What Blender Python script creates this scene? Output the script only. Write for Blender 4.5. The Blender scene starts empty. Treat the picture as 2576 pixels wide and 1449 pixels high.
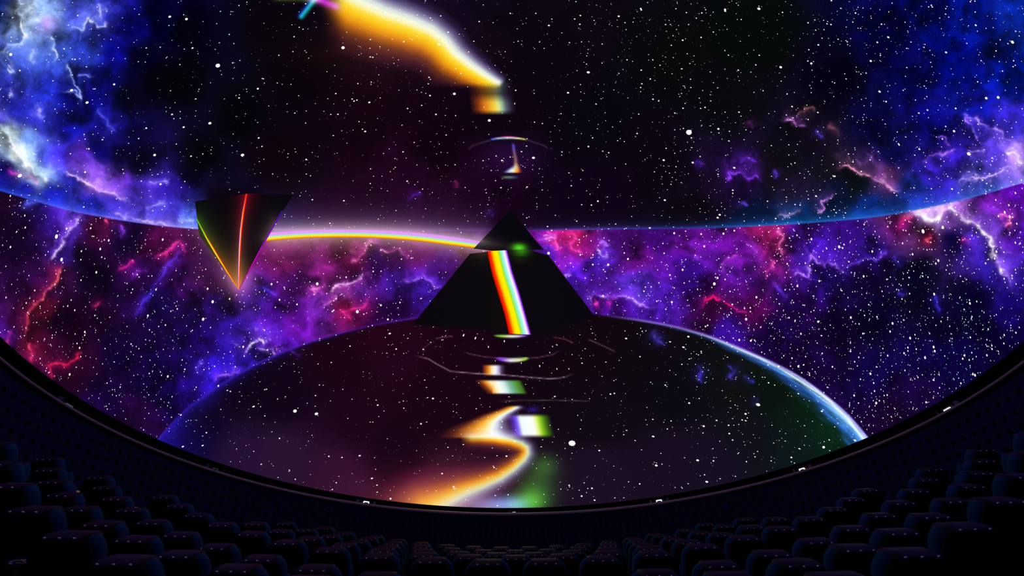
import numpy as np
import bpy, bmesh, math, random
from mathutils import Vector, Matrix
rnd = random.Random(7); nrng = np.random.default_rng(7)
scene = bpy.context.scene
COL = scene.collection

# ------------------------------------------------------------------ camera, world, exposure
EYE = Vector((0.0, 0.0, 4.0))            # lens height above the front floor
FOCAL = 900.0                            # focal length in pixels of a 2576 px wide frame
TILT = math.radians(22.0)                # the whole dome leans down towards the front
PITCH, ROLL = 0.73379, -0.00951          # camera against the plane of the dome's rim
cr, sr = math.cos(ROLL), math.sin(ROLL)
pw = PITCH-TILT; cp, sp = math.cos(pw), math.sin(pw)
def cam_dir(x, z, y=1.0):                # lens space (right, up, forward) -> world
    X = x*cr-z*sr; Z = x*sr+z*cr
    return Vector((X, y*cp-Z*sp, y*sp+Z*cp))
rgt, upv, fwd = cam_dir(1,0,0), cam_dir(0,1,0), cam_dir(0,0,1)
cd = bpy.data.cameras.new('camera'); cd.sensor_fit = 'HORIZONTAL'; cd.sensor_width = 36.0
cd.lens = FOCAL/2576*36.0; cd.clip_start = .02; cd.clip_end = 200
cam = bpy.data.objects.new('camera', cd); COL.objects.link(cam)
cam.matrix_world = Matrix(((rgt.x,upv.x,-fwd.x,EYE.x),(rgt.y,upv.y,-fwd.y,EYE.y),(rgt.z,upv.z,-fwd.z,EYE.z),(0,0,0,1)))
scene.camera = cam
wd = bpy.data.worlds.new('dark_house'); scene.world = wd; wd.use_nodes = True
wd.node_tree.nodes['Background'].inputs[0].default_value = (.0, .0, .0, 1)
wd.node_tree.nodes['Background'].inputs[1].default_value = 0.0
vs = scene.view_settings
vs.view_transform = 'Standard'; vs.look = 'None'; vs.gamma = 1.0; vs.use_curve_mapping = False
vs.exposure = 0.0

# ------------------------------------------------------------------ dome frame (rim plane) -> world
R = 7.2
ct, st = math.cos(TILT), math.sin(TILT)
CEN = (0.01347*R, 0.95175*R, 0.33403*R)              # middle of the rim, from the lens, in the dome frame
def dome_world(x, y, z):                             # dome frame about the rim's middle
    x = x+CEN[0]; y = y+CEN[1]; z = z+CEN[2]
    return (x+EYE.x, y*ct+z*st+EYE.y, -y*st+z*ct+EYE.z)
def rim(theta, r=R, z=0.0):
    return dome_world(r*np.sin(theta), r*np.cos(theta), z)
RS = 7.26                                            # radius of the screen
# The film is mastered for the middle back seat: its flat master and the dome are tied by lines through that seat.
FW, FH = 2576.0, 1449.0
AX = np.array([[*rgt],[*upv],[*fwd]])
DC = np.array(dome_world(0., 0., 0.)); EY = np.array(EYE)
def master_to_dome(px, py, lift=0.0):
    px = np.atleast_1d(np.asarray(px, float)); py = np.atleast_1d(np.asarray(py, float))
    d = ((px-FW/2)[:,None]*AX[0]+(FH/2-py)[:,None]*AX[1]+FOCAL*AX[2])
    d /= np.linalg.norm(d, axis=1)[:,None]
    o = EY-DC; b = d@o; c = o@o-(RS-lift)**2
    return EY+d*(-b+np.sqrt(b*b-c))[:,None]
def dome_to_master(P):
    v = P-EY; x = v@AX[0]; z = v@AX[1]; y = v@AX[2]
    y = np.maximum(y, .12*np.linalg.norm(v, axis=1))
    px = FW/2+FOCAL*x/y; py = FH/2-FOCAL*z/y
    return np.clip(px, -700, 3300), np.clip(py, -700, 1400)

# ------------------------------------------------------------------ small helpers
def mat(name, base, rough=.6, metal=0., bump=None, var=.15, nscale=30., spec=.5):
    m = bpy.data.materials.new(name); m.use_nodes = True; nt = m.node_tree
    b = nt.nodes['Principled BSDF']; b.inputs['Roughness'].default_value = rough; b.inputs['Metallic'].default_value = metal
    b.inputs['Specular IOR Level'].default_value = spec
    tc = nt.nodes.new('ShaderNodeTexCoord'); nz = nt.nodes.new('ShaderNodeTexNoise'); nz.inputs['Scale'].default_value = nscale
    nz.inputs['Detail'].default_value = 4
    nt.links.new(tc.outputs['Object'], nz.inputs['Vector'])
    rp = nt.nodes.new('ShaderNodeValToRGB')
    rp.color_ramp.elements[0].position = .3; rp.color_ramp.elements[1].position = .7
    rp.color_ramp.elements[0].color = (*[c*(1-var) for c in base], 1); rp.color_ramp.elements[1].color = (*[min(1,c*(1+var)) for c in base], 1)
    nt.links.new(nz.outputs['Fac'], rp.inputs['Fac']); nt.links.new(rp.outputs['Color'], b.inputs['Base Color'])
    if bump:
        bp = nt.nodes.new('ShaderNodeBump'); bp.inputs['Strength'].default_value = bump; bp.inputs['Distance'].default_value = .004
        nt.links.new(nz.outputs['Fac'], bp.inputs['Height']); nt.links.new(bp.outputs['Normal'], b.inputs['Normal'])
    return m
def glow_mat(name, color, strength):
    m = bpy.data.materials.new(name); m.use_nodes = True; nt = m.node_tree
    nt.nodes.remove(nt.nodes['Principled BSDF'])
    e = nt.nodes.new('ShaderNodeEmission'); nz = nt.nodes.new('ShaderNodeTexNoise'); nz.inputs['Scale'].default_value = 9
    tc = nt.nodes.new('ShaderNodeTexCoord'); nt.links.new(tc.outputs['Object'], nz.inputs['Vector'])
    mr = nt.nodes.new('ShaderNodeMapRange'); mr.inputs['To Min'].default_value = strength*.6; mr.inputs['To Max'].default_value = strength*1.4
    nt.links.new(nz.outputs['Fac'], mr.inputs['Value']); nt.links.new(mr.outputs['Result'], e.inputs['Strength'])
    e.inputs['Color'].default_value = (*color, 1)
    nt.links.new(e.outputs['Emission'], nt.nodes['Material Output'].inputs['Surface'])
    return m
def film_mat():
    """the projected light: colour of the film times a fine grain"""
    m = bpy.data.materials.new('projected_film'); m.use_nodes = True; nt = m.node_tree
    nt.nodes.remove(nt.nodes['Principled BSDF'])
    at = nt.nodes.new('ShaderNodeAttribute'); at.attribute_name = 'film'
    tc = nt.nodes.new('ShaderNodeTexCoord'); nz = nt.nodes.new('ShaderNodeTexNoise'); nz.inputs['Scale'].default_value = 75; nz.inputs['Detail'].default_value = 2
    nt.links.new(tc.outputs['Object'], nz.inputs['Vector'])
    mr = nt.nodes.new('ShaderNodeMapRange'); mr.inputs['From Min'].default_value = .25; mr.inputs['From Max'].default_value = .75
    mr.inputs['To Min'].default_value = .86; mr.inputs['To Max'].default_value = 1.14
    nt.links.new(nz.outputs['Fac'], mr.inputs['Value'])
    e = nt.nodes.new('ShaderNodeEmission')
    nt.links.new(at.outputs['Color'], e.inputs['Color']); nt.links.new(mr.outputs['Result'], e.inputs['Strength'])
    nt.links.new(e.outputs['Emission'], nt.nodes['Material Output'].inputs['Surface'])
    return m
def tag(o, label=None, cat=None, group=None, kind=None):
    if label: o['label'] = label
    if cat: o['category'] = cat
    if group: o['group'] = group
    if kind: o['kind'] = kind
    return o
def empty(name, loc, rot=(0,0,0)):
    o = bpy.data.objects.new(name, None); COL.objects.link(o); o.location = loc; o.rotation_euler = rot
    o.empty_display_size = .2
    return o
def link(name, me, m=None, parent=None, smooth=False):
    if m: me.materials.append(m)
    if smooth: me.polygons.foreach_set('use_smooth', [True]*len(me.polygons))
    o = bpy.data.objects.new(name, me); COL.objects.link(o)
    if parent: o.parent = parent
    return o
def np_mesh(name, verts, tris, colors=None):
    me = bpy.data.meshes.new(name)
    n, k = len(verts), len(tris); w = tris.shape[1]
    me.vertices.add(n); me.vertices.foreach_set('co', np.ascontiguousarray(verts, np.float32).ravel())
    me.loops.add(k*w); me.loops.foreach_set('vertex_index', np.ascontiguousarray(tris, np.int32).ravel())
    me.polygons.add(k); me.polygons.foreach_set('loop_start', np.arange(0, k*w, w, dtype=np.int32))
    me.update(calc_edges=True)
    if colors is not None:
        a = me.attributes.new('film', 'FLOAT_COLOR', 'POINT')
        c = np.ones((n, 4), np.float32); c[:,:3] = colors
        a.data.foreach_set('color', c.ravel())
    return me
def bm_mesh(name, bm):
    bmesh.ops.recalc_face_normals(bm, faces=bm.faces)
    me = bpy.data.meshes.new(name); bm.to_mesh(me); bm.free(); return me
def bm_box(bm, x0, x1, y0, y1, z0, z1):
    v = [bm.verts.new((x,y,z)) for z in (z0,z1) for y in (y0,y1) for x in (x0,x1)]
    for f in ((0,1,3,2),(4,6,7,5),(0,4,5,1),(2,3,7,6),(0,2,6,4),(1,5,7,3)): bm.faces.new([v[i] for i in f])
    return v
def sweep(rings, closed_ring=True, closed_path=False, caps=True):
    bm = bmesh.new(); vs_ = [[bm.verts.new(p) for p in r] for r in rings]
    n = len(vs_[0]); m_ = len(vs_)
    for i in range(m_ if closed_path else m_-1):
        a, b = vs_[i], vs_[(i+1) % m_]
        for j in range(n if closed_ring else n-1):
            bm.faces.new((a[j], a[(j+1) % n], b[(j+1) % n], b[j]))
    if caps and closed_ring and not closed_path:
        bm.faces.new(vs_[0]); bm.faces.new(vs_[-1])
    return bm
# ---------------------------------------------------------------- the show: colours of the projected film
def _hash(ix, iy, seed):
    h = (ix*374761393 + iy*668265263 + seed*974634719) & 0xffffffff
    h = ((h ^ (h >> 13))*1274126177) & 0xffffffff
    return ((h ^ (h >> 16)) & 0xffff)/65535.0
def vnoise(x, y, seed=0):
    fx = np.floor(x); fy = np.floor(y)
    ix = fx.astype(np.int64); iy = fy.astype(np.int64)
    u = x-fx; v = y-fy
    u = u*u*u*(u*(u*6-15)+10); v = v*v*v*(v*(v*6-15)+10)
    a = _hash(ix, iy, seed); b = _hash(ix+1, iy, seed); c = _hash(ix, iy+1, seed); d = _hash(ix+1, iy+1, seed)
    return (a+(b-a)*u)*(1-v)+(c+(d-c)*u)*v
def fbm(x, y, n=5, seed=0, gain=.5):
    s = 0; a = 1; t = 0
    for i in range(n):
        s = s+a*vnoise(x, y, seed+i*17); t += a; a *= gain
        x, y = 1.9*x+.6*y+3.1, 1.9*y-.6*x+7.7
    return s/t
def ridged(x, y, n=5, seed=0):
    s = 0; a = 1; t = 0
    for i in range(n):
        s = s+a*(1-np.abs(2*vnoise(x, y, seed+i*17)-1))**2; t += a; a *= .55
        x, y = 1.9*x+.6*y+3.1, 1.9*y-.6*x+7.7
    return s/t
def gauss(d, s): return np.exp(-.5*(d/s)**2)
def sstep(a, b, x):
    t = np.clip((x-a)/(b-a), 0, 1); return t*t*(3-2*t)

UP_LIMB = [(-900,150),(-500,330),(-200,428),(0,480),(100,509),(187,532),(277,549),(384,565),(494,575.5),(700,579),(1000,580),(1229,580),(1333,580),(1560,576.5),(1716,574.6),(1883,569.6),(2050,559.5),(2217,543.5),(2384,512),(2576,459),(2800,390),(3100,260),(3500,30)]
LOW_LIMB = [(200,1420),(330,1210),(396,1108),(461,1037),(543,976),(625,926),(706,888),(788,858),(869,835),(951,816),(1051,799.5),(1150,790),(1290,783),(1400,785),(1495,790.5),(1560,799),(1634,809.7),(1709,824.6),(1784,845.7),(1858,874),(1933,906.6),(2007,945),(2082,998.5),(2131,1040.7),(2181,1098),(2260,1210),(2360,1400)]
def spl(pts):
    p = np.array(pts, float); x, y = p[:,0], p[:,1]
    m = np.gradient(y, x)
    def f(q):
        q = np.clip(q, x[0], x[-1]); i = np.clip(np.searchsorted(x, q)-1, 0, len(x)-2)
        h = x[i+1]-x[i]; t = (q-x[i])/h
        return (2*t**3-3*t**2+1)*y[i]+(t**3-2*t**2+t)*h*m[i]+(-2*t**3+3*t**2)*y[i+1]+(t**3-t**2)*h*m[i+1]
    return f
up_limb = spl(UP_LIMB); low_limb = spl(LOW_LIMB)

def C(s): return np.array([[float(v) for v in r.split(',')] for r in s.split()])
CU = C('''0,0,30,60,190 60,30,185,210,250 75,60,165,195,250 110,30,130,165,245 100,70,90,130,240 200,30,60,70,205 270,50,40,40,180 330,60,5,5,100 400,60,2,2,44 420,0,4,2,46 460,80,4,2,16
50,150,40,60,210 130,140,55,85,222 220,130,40,60,200 290,140,10,10,140 350,150,4,3,34 390,200,5,3,12 40,230,30,30,170 120,230,30,40,190 190,240,10,10,120 260,210,8,8,90 320,240,5,4,26 230,265,8,8,110
0,300,70,60,200 60,280,20,20,150 100,300,30,30,170 180,320,15,15,140 250,290,15,15,140 300,330,20,15,120 340,330,10,6,50 300,385,6,4,40 250,380,8,6,90
0,335,200,232,250 20,345,205,235,250 42,378,215,240,252 75,420,170,215,250 105,445,130,180,250 60,360,90,130,235 110,400,50,60,220 90,440,150,200,250 15,430,6,5,70 10,460,10,10,120 60,480,14,14,140 150,395,50,30,200 200,400,85,40,205 230,430,110,60,210 250,470,130,80,225 180,470,40,40,210 300,450,95,45,205 350,480,65,38,185 300,510,60,40,205 400,490,40,22,150 440,470,30,15,110 465,440,10,4,30 350,410,8,4,34 420,540,60,45,205 480,560,70,90,235 240,520,30,30,200 130,500,20,24,180
450,200,6,3,10 600,300,8,4,12 500,400,9,4,12 750,200,10,3,12 700,400,14,4,14 560,520,12,4,16 900,300,20,4,18 900,500,28,4,24 1000,450,32,4,28 1100,350,20,3,20 1100,550,34,6,32 1250,480,24,4,26 1300,300,14,4,18 1400,150,14,6,18 1500,300,10,6,18 1500,500,16,4,24 1700,150,8,10,12 1650,400,15,5,20 1750,530,14,6,18 700,60,10,4,14 1500,30,14,8,18
1900,100,6,12,8 1850,250,8,11,16 2000,300,14,9,26 1950,430,16,12,18 2100,200,5,4,24 2050,350,16,9,26 2150,450,10,16,22 2250,100,4,4,64 2300,200,3,6,74 2200,320,6,6,60 2250,400,10,10,96 2330,60,2,8,94 2400,150,2,8,108 2450,50,4,18,135 2550,50,8,34,145 2550,200,2,22,160 2450,290,12,20,165 2550,320,50,36,205 2400,380,44,22,195 2500,400,80,50,225 2570,400,150,100,240 2350,450,50,26,195 2450,450,70,60,220 2280,480,25,42,165 2200,520,10,34,120 2100,500,8,16,44 2000,480,30,20,52 2080,420,16,14,26 2230,440,90,44,110 1900,540,8,18,50 2000,548,6,34,86 1800,470,22,10,36 1860,450,40,14,80 2350,320,8,8,110 2700,200,10,30,160''')
CM = C('''0,520,30,6,40 60,560,22,4,36 130,560,40,12,110 180,560,80,40,190 160,620,60,25,160 100,620,40,10,80 40,640,26,4,44 220,640,20,4,30 110,700,50,10,90 140,690,66,14,66 60,720,40,8,60 95,775,90,14,46 30,800,50,8,70 10,830,60,14,120 75,860,80,10,44 150,800,22,3,26 250,700,14,4,28 250,580,60,8,50 330,600,24,6,50 400,620,80,10,70 360,680,44,8,70 320,760,30,6,56 250,800,24,4,34 400,760,20,6,60 300,880,18,4,50 200,900,38,5,40 150,930,42,5,34 120,960,40,5,50 250,1000,26,4,60 400,950,22,5,70 350,1040,36,6,60 450,700,50,10,80 470,600,60,12,60 500,860,24,6,80 450,1000,30,8,110 520,700,64,18,74 550,760,36,10,90
640,760,50,20,120 600,830,40,14,130 660,860,80,36,220 560,920,36,16,180 620,880,55,24,205 700,880,90,20,200 700,800,70,14,150 750,720,60,10,90 750,800,100,16,160 820,690,120,24,110 850,740,130,40,150 800,780,110,30,170 880,650,110,14,80 720,650,80,14,66 800,640,84,16,76 900,625,100,20,76 950,660,44,6,84 900,720,44,8,90 1000,700,60,20,150 1080,720,70,24,190 1000,660,50,8,70 1050,640,70,10,70 1000,780,34,4,60 900,790,60,6,50 860,770,140,16,76 950,810,40,4,60 1120,660,50,8,90 1150,640,60,16,74
1350,590,110,10,140 1400,600,150,16,95 1380,640,90,24,200 1440,590,170,18,85 1420,650,110,20,160 1480,620,120,14,110 1500,650,60,20,170 1450,700,80,20,200 1500,730,44,8,90 1560,600,70,10,110 1600,650,90,14,120 1600,730,90,40,220 1550,780,60,10,120 1650,780,80,24,190 1650,600,60,8,110 1750,600,100,16,150 1850,640,100,14,150 1820,680,100,20,180 1750,700,44,8,110 1930,590,140,20,90 1950,620,150,20,105 1960,660,110,16,120 1900,700,50,10,90 1800,720,52,7,80 1800,780,56,6,60 1900,780,70,6,70 2000,600,60,14,130 2020,660,70,24,190 2050,640,50,14,150 2080,690,40,12,130 2150,600,44,10,110 2200,640,34,10,110 2180,720,16,4,50 2000,760,26,4,60 1950,850,26,4,70 1830,840,40,10,110 2000,900,22,4,60 2100,830,16,3,44 2200,800,10,3,40 2300,700,6,4,30 2270,560,90,10,90 2300,534,215,170,245 2330,545,200,150,250 2310,520,190,120,240 2365,528,215,165,252 2400,520,200,130,250 2400,525,150,60,240 2480,500,120,24,200 2550,480,90,10,170 2460,585,90,44,225 2510,650,60,30,200 2400,610,14,4,60 2330,590,40,4,30 2550,600,60,10,150 2535,690,50,20,170 2560,750,20,6,100 2450,750,6,3,40 2350,800,10,4,40 2400,900,10,4,60 2300,900,14,4,60 2200,950,16,4,60 2300,1000,24,4,60 2250,1040,24,4,44 2500,850,8,2,44 2700,600,30,8,120''')
CL = C('''500,1050,14,4,22 600,950,14,3,20 700,1000,18,4,22 850,900,26,4,22 950,850,34,4,22 700,1150,40,20,50 600,1150,36,16,52 850,1200,50,16,46 900,1050,28,5,24 1000,1150,22,4,22 1100,1000,24,4,18 1000,900,34,4,26 1200,880,24,4,20 1400,900,18,5,16 1500,850,18,6,14 1600,900,14,8,16 1500,1050,16,8,20 1700,1000,12,8,20 1700,1150,24,13,32 1500,1200,28,15,36 1800,1180,22,14,34 1900,1100,16,14,26 1850,950,14,14,16 2000,1050,8,24,16 2080,1100,8,32,20 2000,1130,12,22,26 1950,980,8,14,10 420,1110,22,10,100 480,1090,16,6,60 1100,1240,60,24,40 1300,840,18,4,18''')
def shepard(ctrl, x, y, s=14.):
    W = np.zeros_like(x); A = np.zeros((3,)+x.shape)
    for cx, cy, r, g, b in ctrl:
        w = 1/((x-cx)**2+(y-cy)**2+s*s)**2
        W += w; A[0] += w*r; A[1] += w*g; A[2] += w*b
    return A/W

# filaments: points | core colour | core width | glow colour | glow width | side (+1 right of travel, -1 left, 0 both) | power
FIL = '''205,540 190,565 170,580 160,605 150,625 125,655|210,190,255|2.6|90,40,220|28|1
160,665 145,690 140,710 120,725 105,745 95,765 80,775 70,790 66,820 64,840|255,90,66|2.6|190,20,64|26|1
78,860 75,880 80,890 70,910|240,50,70|2.5|150,16,64|20|0
128,957 122,920 140,915 174,916 203,883|220,24,44|3|100,6,44|22|0
28,830 22,845 15,870|180,30,90|3|90,14,80|20|0
450,605 440,615 410,637 395,645 385,655|235,36,90|3|120,10,76|24|-1
450,605 462,628 466,640|190,20,80|3|80,8,70|14|0
460,625 430,660 410,690 370,745 330,800|40,30,170|5|30,10,120|16|0
340,655 320,668 300,676|190,20,80|3|90,8,70|16|0
350,690 335,688 362,680 372,690|110,40,200|3|60,10,120|16|0
240,770 250,760 232,775|190,30,60|3|80,8,50|14|0
305,560 305,570 312,580 308,600|120,50,220|3|60,16,130|12|0
262,548 275,556|230,60,60|3|150,20,50|12|0
879,659 897,654 917,637 920,622 930,612 945,614 960,616|255,130,190|2.4|150,24,104|30|-1
957,634 970,634 984,639 1000,629 1014,637 1027,650|255,150,200|2.2|120,14,90|16|-1
914,687 900,697 887,707 867,714 844,717 838,728 835,737|255,180,245|2.3|170,56,170|34|-1
845,740 843,757 827,770 810,778|240,110,210|2.2|130,40,160|26|1
818,714 800,728 783,730 792,742|245,110,190|2.6|150,36,150|22|0
1014,704 1034,707 1054,700 1071,695 1084,707 1094,724 1111,717|175,130,255|2.4|80,26,210|24|-1
930,750 914,767 887,777 862,784 867,794 880,800 887,811|255,36,96|3|150,12,76|16|0
616,890 624,877 638,865 652,852 665,865 668,872|240,230,255|2.5|110,44,245|38|-1
655,879 660,881 673,885 687,879 688,893|230,210,255|2.4|100,34,230|20|-1
540,966 548,947 557,942 570,947 581,942 597,937 605,928 614,923|140,90,255|2.4|70,26,225|26|-1
500,945 498,923 502,911 513,915|60,50,220|3|34,18,150|16|0
655,722 670,726 685,732 705,743|40,30,190|3|30,10,140|16|0
1353,604 1368,597 1383,594 1393,602|170,160,255|2.4|90,40,220|20|0
1368,584 1393,589 1396,612 1405,624 1395,638|255,60,120|3|190,20,90|22|0
1420,582 1443,587 1448,599 1436,612 1443,624 1472,634|255,50,110|3|150,14,90|18|0
1495,632 1502,629 1512,642 1532,649|200,190,255|2.3|80,40,220|18|0
1510,617 1520,612 1526,625|120,80,250|2.5|70,30,200|16|0
1487,763 1482,748 1497,740 1517,746 1537,746 1554,751 1580,750 1600,757 1622,772 1645,776|170,130,255|2.4|76,34,215|30|-1
1418,692 1432,687 1440,694|150,120,255|2.4|80,30,220|18|0
1495,766 1505,761|250,40,90|4|150,20,90|14|0
1527,758 1540,766|250,40,90|4|120,10,90|14|0
1946,570 1956,580 1971,597 1963,617 1973,634 1970,645|255,130,185|2.6|190,24,95|30|1
1955,655 1946,659 1943,674 1926,684 1930,704|245,70,120|2.6|130,14,90|20|0
1876,614 1893,627 1900,640 1890,650|160,70,245|2.6|100,24,190|20|0
1862,638 1856,640 1830,654 1816,664 1813,687|200,70,200|2.6|120,30,170|24|-1
1745,645 1755,650 1752,662|110,50,230|3|70,20,170|16|0
1990,700 2007,687 2017,694 2033,700 2037,684 2027,670 2040,657 2037,645 2053,654 2070,667 2083,662 2107,674 2127,690|160,110,255|2.4|76,28,215|32|-1
2127,670 2160,660 2180,650 2204,654 2230,640 2234,627|96,60,230|2.6|50,20,160|22|-1
2247,647 2258,660 2267,674|46,36,180|3|26,14,120|18|0
1763,774 1783,751 1796,744 1810,754 1830,764 1843,777 1853,787 1873,781 1884,792|240,14,54|2.4|56,4,50|18|-1
1940,710 1960,730 1990,752|60,30,190|3|40,12,110|18|0
2272,542 2290,545 2310,540 2327,550 2341,557 2364,553 2370,533 2391,522 2407,537 2431,557 2454,563 2474,580 2491,600 2497,634 2517,674 2527,690 2544,724|255,246,255|5|170,96,252|40|-1
2510,545 2521,540 2544,543 2536,560 2522,567|245,100,120|3|150,20,130|16|0
2347,594 2330,604 2340,614|235,66,66|3|110,8,40|14|0
2300,548 2277,550 2264,580|180,14,54|6|90,6,50|20|0
2414,600 2430,606 2440,612|130,12,52|4|60,4,40|14|0
2354,740 2357,771 2367,787|36,34,170|4|20,10,100|16|0
2260,735 2275,742|50,40,190|3|30,10,110|12|0
1970,304 1987,299 2003,311 2027,317|215,120,225|2.4|90,44,120|20|-1
2007,290 2027,270 2037,269 2057,277|112,64,50|2.4|40,24,26|24|1
2080,311 2100,327 2117,334|84,44,48|5|34,20,28|18|0
2055,325 2062,333 2070,345|70,50,220|3|34,20,110|12|0
1878,300 1890,315 1892,325|140,40,110|3|60,16,70|16|0
1830,461 1838,440 1836,434 1863,437 1880,451 1900,444 1915,456|112,48,245|2.6|64,14,140|24|-1
1860,410 1880,400 1900,410|80,30,200|3|44,10,110|16|0
1946,427 1952,436 1956,446|80,46,225|3|40,16,120|12|0
1746,417 1758,412 1770,417|84,34,210|3|44,12,110|12|0
2107,427 2120,414 2133,417 2150,428 2167,437 2184,441 2204,454 2224,457 2240,471 2264,481|245,146,175|2.6|120,52,112|28|-1
2150,401 2177,414 2197,394|116,64,156|3|60,30,90|18|0
2424,284 2437,294 2461,297 2467,311 2491,324 2507,327 2528,344 2544,354|176,126,255|2.4|80,44,225|30|1
2428,288 2431,300 2447,327 2457,347|170,120,255|2.4|70,34,215|22|-1
2357,344 2377,347 2391,367|130,80,245|2.5|56,26,190|18|1
2314,407 2341,394 2354,387 2374,384 2404,377|180,110,245|2.4|70,34,200|22|1
2531,394 2551,384 2564,397 2580,416|255,236,255|4|170,126,250|30|0
2404,457 2434,451 2471,447 2507,444 2531,427 2545,424|196,156,255|2.4|90,60,230|22|0
2437,377 2457,381 2478,377|176,136,255|2.4|80,44,220|20|0
1950,547 1980,543 2000,537 2013,523|150,88,112|3|60,34,50|22|-1
2057,543 2070,527 2067,510 2080,500 2100,493|196,116,225|2.5|84,44,124|26|-1
1865,500 1870,510 1876,520|60,40,170|3|30,16,80|12|0
50,-40 46,-10 50,7 45,27 53,50 55,73 63,94 50,107 33,114 20,114 7,127 -20,140|235,242,255|3.4|130,170,245|48|-1
247,7 254,30 249,43 257,50|215,210,248|3|80,90,225|20|0
267,43 267,63 247,67 234,60 220,50 210,63 207,77 187,70 180,77|206,206,248|2.6|70,90,225|24|1
124,97 134,100 130,124 144,144 134,157|200,212,255|3|80,110,235|26|1
90,124 80,144 84,164|126,136,245|3|60,80,220|20|0
164,157 180,190 194,214 204,245 187,230 157,234|160,180,252|2.4|50,70,215|20|1
200,190 218,192 234,197|100,110,235|3|40,50,200|18|0
20,164 33,177 17,180|180,190,252|3|60,70,220|18|0
23,214 30,234 20,240|170,180,250|3|70,70,215|18|0
94,260 104,274 94,284 107,297 117,293|130,130,245|3|50,50,200|22|0
247,274 254,290 270,300 277,317 290,330|66,66,215|3|30,24,160|24|0
-10,312 0,321 17,341 30,364 50,391 67,414 94,437 117,457 140,467|246,252,255|8|140,190,246|36|-1
160,434 187,444 214,461 234,471 260,480 294,490 307,500 321,507|240,186,248|3.2|140,76,225|34|-1
287,533 307,543 334,550 367,560 401,567 440,570|206,146,252|2.6|90,60,235|22|-1
60,520 100,500 150,508 200,525|60,80,225|5|30,40,210|20|0
371,457 401,457 417,452 421,463|126,116,252|2.6|60,40,200|22|0
361,523 384,518 421,512|136,130,255|2.6|60,50,215|18|0
447,557 467,553 494,557|140,170,255|3|70,90,235|14|0
13,424 30,437 60,436 80,444 100,468|190,30,120|4|90,10,110|16|0
1147,455 1152,465 1148,475|110,26,70|3|44,6,44|16|0
1020,508 1040,492 1060,483|50,18,130|2.6|22,4,56|12|0
1220,535 1235,530 1240,540|40,14,90|3|22,4,48|14|0
1637,834 1649,847 1659,854 1669,869|100,90,238|4.5|40,30,170|14|0
1836,919 1853,929 1846,939 1836,949 1850,955|56,44,190|2.6|24,16,110|10|0
1868,946 1885,955 1898,961|40,32,160|4|18,14,80|10|0
1754,914 1766,936 1759,949 1765,965|40,32,160|4|18,14,80|14|0
1903,998 1900,1020|42,22,130|4|18,8,60|10|0
730,880 745,890 760,900|44,20,110|3|24,6,60|12|0'''
def polydist(pts, x, y):
    best = np.full(x.shape, 1e9); side = np.zeros(x.shape); tt = np.zeros(x.shape)
    L = np.r_[0, np.cumsum(np.hypot(*np.diff(pts, axis=0).T))]
    for i in range(len(pts)-1):
        a, b = pts[i], pts[i+1]; d = b-a; q = d@d
        t = np.clip(((x-a[0])*d[0]+(y-a[1])*d[1])/q, 0, 1)
        ex = x-a[0]-t*d[0]; ey = y-a[1]-t*d[1]
        r = ex*ex+ey*ey; m = r < best
        best = np.where(m, r, best)
        side = np.where(m, np.sign(d[0]*ey-d[1]*ex), side)
        tt = np.where(m, (L[i]+t*np.sqrt(q))/L[-1], tt)
    return np.sqrt(best), side, tt
def screen(A, B): return 255-(255-np.clip(A,0,255))*(255-np.clip(B,0,255))/255
def ramp(stops, v):
    s = np.array(stops, float)
    return np.stack([np.interp(v, s[:,0], s[:,k]) for k in (1,2,3)])
def box(v, a, b, e): return sstep(a-e, a+e, v)*(1-sstep(b-e, b+e, v))
def col(r, g, b): return np.array([r, g, b], float)

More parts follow.
